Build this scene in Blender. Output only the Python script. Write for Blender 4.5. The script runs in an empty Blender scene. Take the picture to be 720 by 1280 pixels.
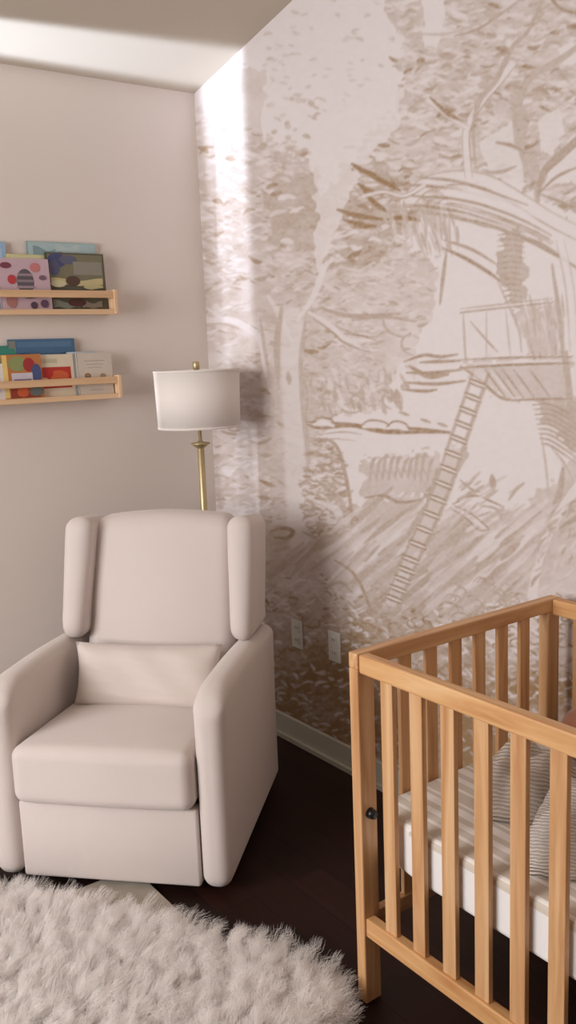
import bpy, bmesh, math, random
import numpy as np
from mathutils import Vector, Matrix, Euler
random.seed(7); np.random.seed(7)
scene = bpy.context.scene
COL = scene.collection

# ------------------------------------------------------------------ camera
F = 1129.63
RM = np.array([[0.5856276, 0.8096359, -0.0391150],
               [-0.1129383, 0.1292854, 0.9851549],
               [-0.8026738, 0.5725163, -0.1671521]])      # right, up, forward
CP = np.array([3.2886, -1.9686, 1.5])
cam_d = bpy.data.cameras.new('camera'); cam = bpy.data.objects.new('camera', cam_d); COL.objects.link(cam)
cam_d.sensor_fit = 'HORIZONTAL'; cam_d.sensor_width = 36; cam_d.lens = F * 36 / 720
cam_d.clip_start = .05
M = Matrix(((RM[0][0], RM[1][0], -RM[2][0]), (RM[0][1], RM[1][1], -RM[2][1]), (RM[0][2], RM[1][2], -RM[2][2]))).to_4x4()
M.translation = Vector(CP); cam.matrix_world = M
scene.camera = cam
ZC, SLOPE = 2.552, .195           # ceiling height at the left wall, and how it rises from there
RX, RY = 4.8, -4.2
zc = lambda x: ZC+SLOPE*x                # room extents

# ------------------------------------------------------------------ helpers
def lin(r, g, b):
    f = lambda c: (c/255/12.92) if c/255 <= .04045 else ((c/255+.055)/1.055)**2.4
    return (f(r), f(g), f(b), 1)

def mat(name, col, rough=.6, metal=0, noise=None, bump=None, sheen=0, spec=.5):
    """noise=(scale, amount) tints the colour a little; bump=(scale, strength)"""
    m = bpy.data.materials.new(name); m.use_nodes = True
    nt = m.node_tree; n = nt.nodes; l = nt.links; b = n['Principled BSDF']
    b.inputs['Base Color'].default_value = col; b.inputs['Roughness'].default_value = rough
    b.inputs['Metallic'].default_value = metal
    b.inputs['Sheen Weight'].default_value = sheen
    b.inputs['Specular IOR Level'].default_value = spec
    tc = n.new('ShaderNodeTexCoord')
    if noise:
        t = n.new('ShaderNodeTexNoise'); t.inputs['Scale'].default_value = noise[0]; t.inputs['Detail'].default_value = 6
        l.new(tc.outputs['Object'], t.inputs['Vector'])
        mx = n.new('ShaderNodeMix'); mx.data_type = 'RGBA'
        k = 1-noise[1]
        mx.inputs[6].default_value = (col[0]*k, col[1]*k, col[2]*k, 1)
        mx.inputs[7].default_value = tuple(min(1, c*(1+noise[1])) for c in col[:3])+(1,)
        l.new(t.outputs['Fac'], mx.inputs[0]); l.new(mx.outputs[2], b.inputs['Base Color'])
    if bump:
        t = n.new('ShaderNodeTexNoise'); t.inputs['Scale'].default_value = bump[0]; t.inputs['Detail'].default_value = 4
        l.new(tc.outputs['Object'], t.inputs['Vector'])
        bp = n.new('ShaderNodeBump'); bp.inputs['Strength'].default_value = bump[1]; bp.inputs['Distance'].default_value = .002
        l.new(t.outputs['Fac'], bp.inputs['Height']); l.new(bp.outputs[0], b.inputs['Normal'])
    return m

def wood(name, axis, c1, c2, c3, rough=.45, sc=1.0, obj=True):
    m = bpy.data.materials.new(name); m.use_nodes = True
    nt = m.node_tree; n = nt.nodes; l = nt.links; b = n['Principled BSDF']
    tc = n.new('ShaderNodeTexCoord'); mp = n.new('ShaderNodeMapping')
    s = [30*sc]*3; s[axis] = 1.6*sc; mp.inputs['Scale'].default_value = s
    l.new(tc.outputs['Object'], mp.inputs['Vector'])
    nz = n.new('ShaderNodeTexNoise'); nz.inputs['Scale'].default_value = 1.0; nz.inputs['Detail'].default_value = 5
    nz.inputs['Distortion'].default_value = 1.2
    l.new(mp.outputs[0], nz.inputs['Vector'])
    r = n.new('ShaderNodeValToRGB'); e = r.color_ramp.elements
    e[0].position = .3; e[0].color = c1; e[1].position = .72; e[1].color = c3
    x = r.color_ramp.elements.new(.5); x.color = c2
    l.new(nz.outputs['Fac'], r.inputs[0]); l.new(r.outputs[0], b.inputs['Base Color'])
    b.inputs['Roughness'].default_value = rough
    return m

def link(name, me, m=None, parent=None, smooth=False):
    o = bpy.data.objects.new(name, me); COL.objects.link(o)
    if m is not None:
        for k in (m if isinstance(m, (list, tuple)) else [m]): me.materials.append(k)
    if parent is not None: o.parent = parent
    if smooth:
        for p in me.polygons: p.use_smooth = True
    return o

def obj(name, bm, m=None, parent=None, smooth=False):
    me = bpy.data.meshes.new(name)
    bmesh.ops.recalc_face_normals(bm, faces=bm.faces)
    bm.to_mesh(me); bm.free()
    return link(name, me, m, parent, smooth)

def tag(o, label=None, cat=None, group=None, kind=None):
    if label: o['label'] = label
    if cat: o['category'] = cat
    if group: o['group'] = group
    if kind: o['kind'] = kind
    return o

def empty(name, loc=(0, 0, 0), rz=0):
    o = bpy.data.objects.new(name, None); COL.objects.link(o); o.location = loc; o.rotation_euler = (0, 0, rz)
    o.empty_display_size = .1
    return o

def bx(bm, x0, x1, y0, y1, z0, z1, mi=0):
    v = [bm.verts.new(p) for p in ((x0,y0,z0),(x1,y0,z0),(x1,y1,z0),(x0,y1,z0),(x0,y0,z1),(x1,y0,z1),(x1,y1,z1),(x0,y1,z1))]
    fs = [bm.faces.new([v[i] for i in q]) for q in ((0,3,2,1),(4,5,6,7),(0,1,5,4),(1,2,6,5),(2,3,7,6),(3,0,4,7))]
    for f in fs: f.material_index = mi
    return v

def bevel(bm, w, seg=3, ang=None):
    es = [e for e in bm.edges if ang is None or (e.is_manifold and e.calc_face_angle(0) > ang)]
    bmesh.ops.bevel(bm, geom=es, offset=w, segments=seg, profile=.5, affect='EDGES', clamp_overlap=True)

def box(name, x0, x1, y0, y1, z0, z1, m, parent=None, bev=0, seg=2):
    bm = bmesh.new(); bx(bm, x0, x1, y0, y1, z0, z1)
    if bev: bevel(bm, bev, seg)
    return obj(name, bm, m, parent, smooth=False)

def lathe(name, prof, m, parent=None, seg=48, loc=(0, 0, 0), closed=False):
    bm = bmesh.new(); rings = []
    for r, z in prof:
        rings.append([bm.verts.new((loc[0]+r*math.cos(2*math.pi*k/seg), loc[1]+r*math.sin(2*math.pi*k/seg), loc[2]+z)) for k in range(seg)])
    pairs = list(zip(rings, rings[1:])) + ([(rings[-1], rings[0])] if closed else [])
    for a, b in pairs:
        for k in range(seg):
            bm.faces.new((a[k], a[(k+1) % seg], b[(k+1) % seg], b[k]))
    if not closed:
        for r in (rings[0], rings[-1]):
            try: bm.faces.new(r)
            except Exception: pass
    return obj(name, bm, m, parent, smooth=True)

def soft(name, pts, axis_len, m, parent=None, bev=.04, seg=5, axis='x', c0=0, sub=1, tweak=None):
    """profile polygon (y,z) extruded along x from c0 to c0+axis_len with soft rounded edges"""
    bm = bmesh.new()
    a = [bm.verts.new((c0, y, z)) for y, z in pts]; b = [bm.verts.new((c0+axis_len, y, z)) for y, z in pts]
    bm.faces.new(a); bm.faces.new(b[::-1])
    n = len(pts)
    for k in range(n): bm.faces.new((a[k], b[k], b[(k+1) % n], a[(k+1) % n]))
    bmesh.ops.recalc_face_normals(bm, faces=bm.faces)
    bevel(bm, bev, seg, .3)
    if tweak:
        for v in bm.verts: v.co = Vector(tweak(v.co))
    o = obj(name, bm, m, parent, smooth=True)
    return o

def puff(name, hx, hy, hz, m, parent=None, n=24, e=4.0, crown=0.0, corner=0.0, tweak=None):
    """super-ellipsoid cushion centred on its origin; e = squareness in plan, crown = softness of the rim"""
    bm = bmesh.new()
    bmesh.ops.create_cube(bm, size=2)
    bmesh.ops.subdivide_edges(bm, edges=bm.edges, cuts=n, use_grid_fill=True)
    for v in bm.verts:
        x, y, z = v.co
        p = e
        d = (abs(x)**p+abs(y)**p+abs(z)**p)**(1/p)
        x, y, z = x/d, y/d, z/d
        if corner:
            k = 1+corner*(abs(x)*abs(y))**2; x *= k; y *= k
        if crown:
            zz = z*(1-crown*(max(abs(x), abs(y)))**3)
            z = zz
        v.co = (x*hx, y*hy, z*hz)
        if tweak: v.co = Vector(tweak(v.co))
    return obj(name, bm, m, parent, smooth=True)

def rbox(name, x0, x1, y0, y1, z0, z1, rad, m, parent=None, n=22, tweak=None):
    """box with fully rounded edges; tweak reshapes each point"""
    bm = bmesh.new(); bmesh.ops.create_cube(bm, size=2)
    bmesh.ops.subdivide_edges(bm, edges=bm.edges, cuts=n, use_grid_fill=True)
    h = ((x1-x0)/2, (y1-y0)/2, (z1-z0)/2); c = ((x0+x1)/2, (y0+y1)/2, (z0+z1)/2)
    for v in bm.verts:
        p = []
        for k in range(3):       # crowd the grid towards the edges
            a = abs(v.co[k]); t = min(rad/h[k], .999); f = .6
            w = (1-t)*a/f if a < f else (1-t)+t*(a-f)/(1-f)
            p.append(math.copysign(w*h[k], v.co[k]))
        q = [max(-(h[k]-rad), min(h[k]-rad, p[k])) for k in range(3)]
        d = [p[k]-q[k] for k in range(3)]; L = math.sqrt(sum(e*e for e in d)); mxd = max(abs(e) for e in d)
        if L > 1e-7:
            # points of a cube shell mapped onto the rounding sphere
            p = [q[k]+d[k]/L*rad for k in range(3)] if mxd > rad*.98 else p
        v.co = (p[0]+c[0], p[1]+c[1], p[2]+c[2])
        if tweak: v.co = Vector(tweak(v.co))
    return obj(name, bm, m, parent, True)

# ------------------------------------------------------------------ materials
M_wall = mat('wall_paint', lin(226, 215, 207), .9, noise=(3, .015), spec=.2)
M_ceil = mat('ceiling_paint', lin(204, 193, 178), .95, spec=.1)
M_trim = mat('trim_paint', lin(205, 202, 190), .5)
M_plate = mat('plate_plastic', lin(215, 212, 205), .35)
M_slot = mat('slot_black', lin(40, 36, 34), .6)
M_fab = mat('cream_fabric', lin(217, 205, 199), .95, noise=(9, .02), bump=(420, .25), sheen=.3, spec=.15)
M_pil = mat('pillow_fabric', lin(219, 206, 199), .95, noise=(9, .02), bump=(380, .3), sheen=.3, spec=.15)
M_dark = mat('dark_metal', lin(30, 27, 26), .5, .3)
M_brass = mat('brass', lin(200, 182, 142), .42, .8)
M_shade = mat('linen_shade', lin(246, 238, 232), .9, bump=(300, .15), spec=.1)
M_black = mat('black_fitting', lin(20, 20, 22), .35)
pine = (lin(188, 134, 86), lin(210, 162, 114), lin(223, 183, 138))
pine_rail = (lin(192, 132, 80), lin(216, 166, 112), lin(232, 192, 144))
W = [wood('pine_%s' % 'xyz'[a], a, *(pine_rail if a == 0 else pine)) for a in range(3)]
birch = (lin(205, 165, 125), lin(220, 182, 142), lin(230, 196, 158))
WB = [wood('birch_%s' % 'xyz'[a], a, *birch) for a in range(3)]

def linen_mat():      # slightly translucent lampshade linen with fine vertical threads
    m = M_shade; nt = m.node_tree; n = nt.nodes; l = nt.links
    b = n['Principled BSDF']; out = n['Material Output']
    tr = n.new('ShaderNodeBsdfTranslucent'); tr.inputs[0].default_value = lin(225, 212, 200)
    mx = n.new('ShaderNodeMixShader'); mx.inputs[0].default_value = .12
    l.new(b.outputs[0], mx.inputs[1]); l.new(tr.outputs[0], mx.inputs[2]); l.new(mx.outputs[0], out.inputs[0])
linen_mat()

def floor_mat():
    m = bpy.data.materials.new('dark_floorboards'); m.use_nodes = True
    nt = m.node_tree; n = nt.nodes; l = nt.links; b = n['Principled BSDF']
    tc = n.new('ShaderNodeTexCoord')
    br = n.new('ShaderNodeTexBrick'); br.inputs['Scale'].default_value = 1
    br.inputs['Brick Width'].default_value = 1.3; br.inputs['Row Height'].default_value = .12
    br.inputs['Mortar Size'].default_value = .0012; br.offset = .37
    br.inputs['Color1'].default_value = lin(58, 32, 26); br.inputs['Color2'].default_value = lin(44, 26, 22)
    br.inputs['Mortar'].default_value = lin(10, 7, 6)
    mp = n.new('ShaderNodeMapping'); mp.inputs['Scale'].default_value = (2, 30, 1)
    nz = n.new('ShaderNodeTexNoise'); nz.inputs['Scale'].default_value = 1.5; nz.inputs['Detail'].default_value = 5
    l.new(tc.outputs['Object'], br.inputs['Vector']); l.new(tc.outputs['Object'], mp.inputs['Vector']); l.new(mp.outputs[0], nz.inputs['Vector'])
    mx = n.new('ShaderNodeMix'); mx.data_type = 'RGBA'; mx.blend_type = 'MULTIPLY'; mx.inputs[0].default_value = .6
    l.new(br.outputs[0], mx.inputs[6]); l.new(nz.outputs['Fac'], mx.inputs[7]); l.new(mx.outputs[2], b.inputs['Base Color'])
    b.inputs['Roughness'].default_value = .5; b.inputs['Specular IOR Level'].default_value = .2
    return m
M_floor = floor_mat()

# ------------------------------------------------------------------ mural: a drawing on the wall itself
U0, U1, V0, V1 = 180, 780, -60, 1010
CW, CH = U1-U0, V1-V0
ink = np.zeros((CH, CW)); UU, VV = np.meshgrid(np.arange(U0, U1), np.arange(V0, V1))
def vnoise(w, h, sx, sy, seed):
    r = np.random.RandomState(seed)
    gx, gy = int(w/sx)+3, int(h/sy)+3
    g = r.rand(gy, gx)
    x = np.arange(w)/sx; y = np.arange(h)/sy
    xi = x.astype(int); yi = y.astype(int); fx = x-xi; fy = y-yi
    fx = fx*fx*(3-2*fx); fy = fy*fy*(3-2*fy)
    a = g[yi][:, xi]; b = g[yi][:, xi+1]; c = g[yi+1][:, xi]; d = g[yi+1][:, xi+1]
    return (a*(1-fx)+b*fx)*(1-fy)[:, None]+(c*(1-fx)+d*fx)*fy[:, None]
N1 = vnoise(CW, CH, 14, 9, 1); N2 = vnoise(CW, CH, 6, 4, 2); N3 = vnoise(CW, CH, 45, 34, 3); N4 = vnoise(CW, CH, 3, 2.2, 4)
def smooth_poly(p, n=6):
    p = np.array(p, float)
    if len(p) < 3: return p
    q = np.vstack([2*p[0]-p[1], p, 2*p[-1]-p[-2]]); out = []
    for i in range(1, len(q)-2):
        for t in np.linspace(0, 1, n, endpoint=False):
            a, b, c, d = q[i-1], q[i], q[i+1], q[i+2]
            out.append(.5*((2*b)+(c-a)*t+(2*a-5*b+4*c-d)*t*t+(3*b-a-3*c+d)*t**3))
    out.append(p[-1]); return np.array(out)
def stroke(p, w, a=.8, erase=False, taper=True, fuzz=1.2, straight=False):
    p = np.array(p, float) if straight else smooth_poly(p)
    L = len(p)-1
    pad = w+4
    x0 = int(max(p[:, 0].min()-pad, U0)); x1 = int(min(p[:, 0].max()+pad, U1-1)); y0 = int(max(p[:, 1].min()-pad, V0)); y1 = int(min(p[:, 1].max()+pad, V1-1))
    if x1 <= x0 or y1 <= y0: return
    sl = (slice(y0-V0, y1-V0+1), slice(x0-U0, x1-U0+1))
    X = UU[sl].astype(float); Y = VV[sl].astype(float); best = np.zeros(X.shape)
    for i in range(L):
        A, B = p[i], p[i+1]; d = B-A; q = max(d@d, 1e-6)
        t = np.clip(((X-A[0])*d[0]+(Y-A[1])*d[1])/q, 0, 1)
        D = np.hypot(X-A[0]-t*d[0], Y-A[1]-t*d[1])
        hw = w/2
        if taper:
            s = (i+t)/L; hw = hw*(.35+.65*np.sin(np.pi*np.clip(s*.9+.05, 0, 1)))
        best = np.maximum(best, np.clip((hw+fuzz/2-D)/fuzz, 0, 1))
    if erase: ink[sl] *= (1-a*best)
    else: ink[sl] = np.maximum(ink[sl], a*best)
def inside(poly, soft=5, rough=10):
    X = UU+(N1-.5)*rough*2; Y = VV+(N2-.5)*rough*2
    m = np.zeros(X.shape, bool); n = len(poly)
    for i in range(n):
        x1, y1 = poly[i]; x2, y2 = poly[(i+1) % n]
        if y1 == y2: continue
        c = ((y1 > Y) != (y2 > Y)) & (X < (x2-x1)*(Y-y1)/(y2-y1)+x1)
        m ^= c
    return m.astype(float)
def wash(poly, a, var=.5, rough=8):
    m = inside(poly, rough=rough)
    global ink
    ink = np.maximum(ink, m*a*(1-var+2*var*(N3*.5+N1*.5)))
def clear(poly, a=1, rough=3):
    global ink
    ink = ink*(1-a*inside(poly, rough=rough))
def leaves(poly, n, a=.6, size=9, w=3, ang=(-.5, .5), erase=.35, rough=8):
    m = inside(poly, rough=rough); ys, xs = np.nonzero(m)
    if not len(ys): return
    for k in np.random.randint(0, len(ys), n):
        x, y = xs[k]+U0, ys[k]+V0; t = random.uniform(*ang); L = size*random.uniform(.5, 1.3)
        # clumps: denser where the large noise is high
        if N3[ys[k], xs[k]] < random.random()*.75: continue
        dx, dy = math.cos(t)*L/2, math.sin(t)*L/2; b = random.uniform(-.35, .35)*L
        stroke([(x-dx, y-dy), (x+dy*.3, y+b*.5), (x+dx, y+dy)], w*random.uniform(.6, 1.3), a*random.uniform(.5, 1.05), erase=random.random() < erase)
def hatch(poly, n, ang, L, w, a, jit=.12, erase=.3):
    m = inside(poly, rough=5); ys, xs = np.nonzero(m)
    for k in np.random.randint(0, len(ys), n):
        x, y = xs[k]+U0, ys[k]+V0; t = ang+random.gauss(0, jit); l = L*random.uniform(.4, 1.2)
        stroke([(x-math.cos(t)*l/2, y-math.sin(t)*l/2), (x, y+random.uniform(-1, 1)), (x+math.cos(t)*l/2, y+math.sin(t)*l/2)], w*random.uniform(.5, 1.3), a*random.uniform(.4, 1), erase=random.random() < erase)

def paint_mural():
    global ink
    # --- far left grove next to the corner
    grove = [(240,150),(330,170),(390,200),(402,260),(392,330),(420,360),(420,500),(390,700),(240,720)]
    wash(grove, .38, .75, 14); leaves(grove, 2600, .66, 12, 3.6, erase=.5, rough=14)
    wash([(250,60),(330,90),(330,170),(250,170)], .2, .6)
    wash([(330,220),(400,210),(398,330),(340,340)], .5, .4)
    leaves([(330,0),(480,0),(470,110),(380,190),(320,180)], 160, .3, 8, 4)
    leaves([(330,120),(400,120),(400,240),(330,240)], 120, .45, 8, 6)
    # --- round bushy canopy in the middle left
    can = [(345,330),(395,300),(440,285),(500,300),(555,330),(545,390),(520,420),(512,480),(470,510),(420,515),(385,480),(360,420)]
    wash(can, .28, .75, 12); leaves(can, 1500, .6, 11, 3.2, erase=.45, rough=12)
    # --- huge tree crown
    crown = [(470,-60),(790,-60),(790,300),(690,250),(640,215),(560,235),(500,300),(455,330),(415,330),(395,310),(420,250),(440,190),(500,140),(500,70)]
    wash(crown, .36, .75, 14); leaves(crown, 4600, .66, 12, 3.4, erase=.5, rough=14)
    wash([(385,255),(470,190),(520,250),(470,330),(400,335)], .55, .4); leaves([(395,250),(500,200),(530,260),(480,330),(400,330)], 300, .85, 13, 4)
    leaves(crown, 520, .85, 17, 6, erase=.45, rough=14); leaves(grove, 300, .8, 17, 6, erase=.45, rough=14)
    for reg in (crown, grove, can):
        ink = ink*(1-inside(reg, rough=10)*.55*np.clip((N3-.45)*3, 0, 1)*np.clip((N1-.3)*2, 0, 1))
    # openings of sky in the crown
    clear([(526,-60),(558,-60),(556,30),(548,62),(530,55)]); clear([(694,60),(730,50),(730,80),(705,82)])
    clear([(672,150),(700,135),(705,170),(690,195),(676,190)], .85); clear([(715,170),(780,150),(780,250),(715,225),(682,235),(690,200)], .9)
    clear([(600,180),(640,150),(655,175),(655,230),(640,235),(612,215)], .8)
    clear([(585,255),(605,262),(625,300),(610,305),(592,285)], .95)
    clear([(405,130),(510,110),(495,160),(440,225),(415,300),(400,345),(392,330),(396,240),(385,170)], .8, 8)
    # --- sky behind the platform and the lake
    clear([(552,318),(570,312),(600,335),(628,375),(640,400),(690,385),(695,440),(575,452),(545,450),(530,420),(545,380)], .93)
    clear([(655,310),(668,330),(680,380),(670,385),(655,350)], .9)
    clear([(500,450),(545,520),(520,560),(480,570),(400,555),(440,525),(480,510)], .9)
    clear([(395,545),(560,545),(520,580),(470,590),(440,650),(415,600)], .9)
    clear([(600,500),(668,500),(678,560),(682,640),(640,650),(610,600),(560,600),(590,520)], .93)
    # branches of the crown: light limb with dark edges
    def limb(p, w, a=.75):
        stroke(p, w, .85, erase=True, taper=False)
        q = np.array(smooth_poly(p)); d = np.gradient(q, axis=0); d /= np.linalg.norm(d, axis=1)[:, None]+1e-6; nrm = np.stack([-d[:, 1], d[:, 0]], 1)
        stroke(q+nrm*w*.5, 2.2, a, straight=True); stroke(q-nrm*w*.5, 1.8, a*.8, straight=True)
    def dark(p, w, a=.6): stroke(p, w, a)
    limb([(505,258),(530,232),(570,222),(610,228),(650,250),(690,275),(740,300)], 17)
    limb([(586,222),(583,190),(584,160),(600,130),(625,100),(640,80)], 9, .6); limb([(584,160),(560,145),(535,125)], 6, .6)
    dark([(538,122),(560,142),(575,150)], 6, .85); dark([(548,130),(566,146),(584,152)], 3, .8)
    dark([(700,-60),(665,30),(640,60),(620,100),(600,125),(592,160),(594,205)], 7, .5)
    dark([(790,0),(720,60),(690,80),(660,100),(645,150),(655,200),(672,240)], 10, .45)
    dark([(780,90),(735,160),(700,195),(680,215),(672,245)], 11, .6)
    dark([(640,120),(655,145),(650,175),(668,205),(672,250)], 16, .42)
    dark([(620,178),(640,182),(655,190)], 5, .7); dark([(605,215),(625,215),(645,208)], 5, .55)
    dark([(568,45),(600,35),(650,0)], 4, .6); dark([(680,-20),(700,10),(740,20)], 5, .8)
    dark([(500,40),(560,42),(620,20)], 3, .4)
    for k in range(26):      # flowing bark lines along the great limb
        o = random.uniform(-14, 34); s = random.uniform(480, 640); e = s+random.uniform(60, 150)
        f = lambda x: 226+.0016*(x-560)**2+o+(x-480)*.16
        dark([(x, f(x)+random.uniform(-1.5, 1.5)) for x in np.linspace(s, e, 6)], random.uniform(2, 4), random.uniform(.45, .8))
    for k in range(14):
        o = random.uniform(-10, 28); s = random.uniform(520, 620)
        f = lambda x: 226+.0016*(x-560)**2+o+(x-480)*.16
        stroke([(x, f(x)) for x in np.linspace(s, s+100, 6)], 3, .8, erase=True)
    dark([(674,241),(696,221),(724,208)], 4, .7); dark([(676,243),(700,252),(724,262)], 4, .7); dark([(690,235),(712,230),(730,238)], 3, .5)
    # sweeping dark leaves left of the limb
    for p in ([(453,212),(475,225),(500,238)], [(455,240),(470,255),(485,265)], [(422,262),(450,270),(478,274)], [(430,275),(455,282),(470,283)], [(485,274),(505,272),(525,276)], [(448,230),(460,238),(478,243)], [(440,205),(455,214),(470,218)]):
        dark(p, 7, .95)
    limb([(455,245),(480,240),(505,245),(530,232)], 5, .7)
    # foliage curtain hanging under the limb
    hatch([(480,265),(560,260),(575,300),(540,310),(500,300)], 90, 1.35, 36, 4, .55)
    dark([(558,315),(554,345),(550,380)], 5, .6); dark([(553,310),(580,322),(610,340),(626,352)], 5, .8); dark([(555,300),(590,312),(620,330)], 4, .7)
    # wooden hut wall
    wash([(628,300),(640,285),(655,290),(656,380),(640,384),(622,340)], .5, .3)
    for y in range(292, 384, 7): dark([(622+max(0, (y-330)*.2), y+2), (640, y), (656, y+3)], 2.4, .7)
    dark([(622,352),(635,380),(648,410),(652,440)], 3, .5)
    # platform rail and deck
    dark([(575,391),(630,384),(692,378)], 3, .75); dark([(576,386),(630,380),(690,373)], 2, .6)
    stroke([(577,388.5),(692,375.5)], 2.5, .9, erase=True)
    dark([(579,392),(582,452)], 3, .45); dark([(608,390),(608,448)], 2.4, .35); dark([(632,386),(638,446)], 2.4, .35)
    dark([(588,402),(608,425),(622,440)], 2.2, .7)
    wash([(640,388),(700,380),(704,445),(660,450)], .35, .6); hatch([(640,388),(700,380),(704,445),(660,450)], 60, 1.4, 26, 4, .6)
    wash([(576,452),(716,446),(716,500),(630,500),(590,470)], .26, .5)
    dark([(572,450),(640,447),(716,446)], 2.4, .8); dark([(574,460),(640,456),(716,454)], 3.2, .85)
    stroke([(576,455),(716,450)], 3, .9, erase=True)
    dark([(576,458),(600,475),(626,497),(650,501)], 4, .75); dark([(640,500),(716,498)], 3.4, .75)
    for x in (606,618,628,642,662): dark([(x,462),(x+12,478),(x+26,497)], 3, .7)
    stroke([(612,462),(640,496)], 3, .8, erase=True)
    # trunk below
    wash([(668,500),(716,500),(790,480),(790,620),(716,560),(700,548),(676,520)], .4, .4)
    for k in range(9): dark([(666+k*1.3,506+k*6),(690,506+k*6.5),(722,524+k*7)], 2.6, .7)
    limb([(700,300),(712,360),(718,440)], 10, .4); dark([(690,330),(700,400),(706,470)], 6, .5); dark([(708,440),(712,500),(716,560)], 9, .5)
    dark([(676,540),(682,580),(686,620)], 3, .4); dark([(704,585),(700,615),(690,640)], 9, .55)
    dark([(690,560),(706,580),(716,600)], 3, .5)
    wash([(655,640),(720,560),(790,560),(790,760),(650,760)], .28, .5)
    limb([(735,590),(700,640),(676,690),(665,745)], 13, .45); leaves([(680,640),(790,600),(790,740),(670,740)], 160, .55, 16, 4, ang=(-1.2, -.4))
    dark([(700,660),(716,650),(735,640)], 7, .6)
    # --- the tree at the left: pale trunk, forked
    wash([(330,380),(395,380),(392,690),(340,700)], .32, .5)
    stroke([(366,395),(364,470),(368,560),(372,660),(385,700)], 26, .7, erase=True, taper=False, fuzz=6)
    stroke([(372,400),(392,370),(405,335),(415,325)], 8, .85, erase=True); stroke([(404,345),(396,332)], 4, .8, erase=True)
    stroke([(386,390),(410,405),(435,425),(470,424)], 7, .85, erase=True); stroke([(436,424),(455,438)], 4, .8, erase=True)
    stroke([(366,430),(350,395),(335,370)], 7, .7, erase=True)
    dark([(392,398),(415,415),(430,428),(458,440)], 3, .7); dark([(430,417),(452,420),(470,425)], 2.4, .8); dark([(420,408),(445,418),(466,421)], 2.4, .7)
    dark([(352,385),(346,430),(348,480)], 9, .5); dark([(382,400),(376,450),(380,520),(386,580),(384,640)], 7, .45); dark([(360,466),(362,480)], 7, .5)
    dark([(376,470),(384,490),(382,530)], 4, .5)
    stroke([(254,402),(285,400),(305,408),(325,425),(332,470)], 9, .85, erase=True); stroke([(258,385),(275,396),(292,402)], 5, .8, erase=True)
    dark([(256,406),(280,405),(298,412)], 2.5, .6); dark([(325,395),(330,430),(338,480)], 5, .45)
    # canopy scallops
    for cx, cy, r in ((402,430,22),(395,460,20),(412,480,24),(440,500,20),(470,492,20),(492,500,14),(505,400,26),(520,430,18)):
        a0 = random.uniform(1, 2); dark([(cx+r*math.cos(t), cy+r*.8*math.sin(t)) for t in np.linspace(a0, a0+2.6, 6)], 4, .5)
    dark([(400,385),(440,395),(500,392)], 6, .6); dark([(440,400),(480,396),(520,402)], 5, .55)
    hatch([(385,470),(510,470),(500,515),(400,515)], 70, 1.3, 16, 6, .6)
    # clouds / bank lines right of the canopy
    for p in ([(505,452),(530,444),(550,446),(572,443)], [(508,466),(540,466),(578,462)], [(505,478),(545,480),(582,476)], [(504,487),(530,489),(546,487)], [(525,453),(548,452),(575,451)]): dark(p, 4.4, .75)
    dark([(512,458),(535,470),(560,468)], 7, .7)
    # river bank with eyes of water
    dark([(383,527),(410,529),(440,531),(475,536),(520,536),(562,540)], 5, .85); dark([(383,530),(400,535),(440,532),(480,540),(530,540),(562,541)], 5, .85)
    for cx, w in ((405,16),(470,20),(498,15)):
        cy = 529+(cx-400)*.05
        dark([(cx-w,cy),(cx-w*.4,cy-7),(cx+w*.5,cy-5),(cx+w,cy+3)], 2.6, .85)
        stroke([(cx-w+4,cy+1),(cx,cy-1),(cx+w-4,cy+3)], 7, 1, erase=True)
    dark([(384,546),(400,550),(424,548)], 2.4, .6); dark([(400,543),(430,540),(452,543)], 2, .55); dark([(415,548),(445,551)], 1.6, .4)
    for x, y in ((505,517),(532,526),(553,531)): dark([(x-6,y-2),(x+6,y+2)], 4, .6)
    # egg shaped bush
    b = [(384,560),(405,550),(425,560),(434,600),(440,650),(438,675),(400,672),(378,650),(382,600)]
    wash(b, .46, .5); leaves(b, 700, .75, 10, 4, erase=.4); dark([(388,552),(410,550),(424,565),(434,605),(440,650),(436,672)], 5, .65)
    dark([(400,615),(425,625),(432,650)], 6, .5); stroke([(405,630),(422,640),(426,662)], 10, .7, erase=True)
    dark([(395,600),(410,612),(420,622)], 5, .6); dark([(338,665),(352,660),(366,664),(360,672),(342,672)], 6, .75); dark([(378,665),(395,672),(405,676)], 4, .6)
    # grass tufts
    for x in range(462, 540, 8):
        dark([(x, 600+random.uniform(-4, 4)), (x+4, 575+random.uniform(-6, 6)), (x+9, 572)], 5, .5); dark([(x+2,582),(x+9,600)], 4, .4)
    wash([(455,575),(545,565),(560,620),(455,625)], .28, .5, 8)
    dark([(456,622),(480,620),(500,628),(530,624)], 5, .7); stroke([(470,622),(490,628)], 5, .9, erase=True)
    # meadow with diagonal hatching
    mead = [(380,690),(440,630),(540,625),(600,650),(680,630),(660,740),(560,790),(400,860),(330,860),(330,700)]
    wash(mead, .36, .4, 5); hatch(mead, 420, -.70, 64, 8, .6, .08, .46)
    ramp = np.clip((VV+(N1-.5)*60-690+np.clip(UU-480, 0, 200)*-.35)/130, 0, 1)  # ink deepens towards the floor: denser print, with the shade there painted in
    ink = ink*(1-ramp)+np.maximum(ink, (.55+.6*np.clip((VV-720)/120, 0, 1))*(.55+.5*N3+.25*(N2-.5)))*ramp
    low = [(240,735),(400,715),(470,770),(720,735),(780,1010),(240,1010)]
    leaves(low, 2600, .95, 11, 3.2, ang=(-.5, 1.0), erase=.5, rough=14)
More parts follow.
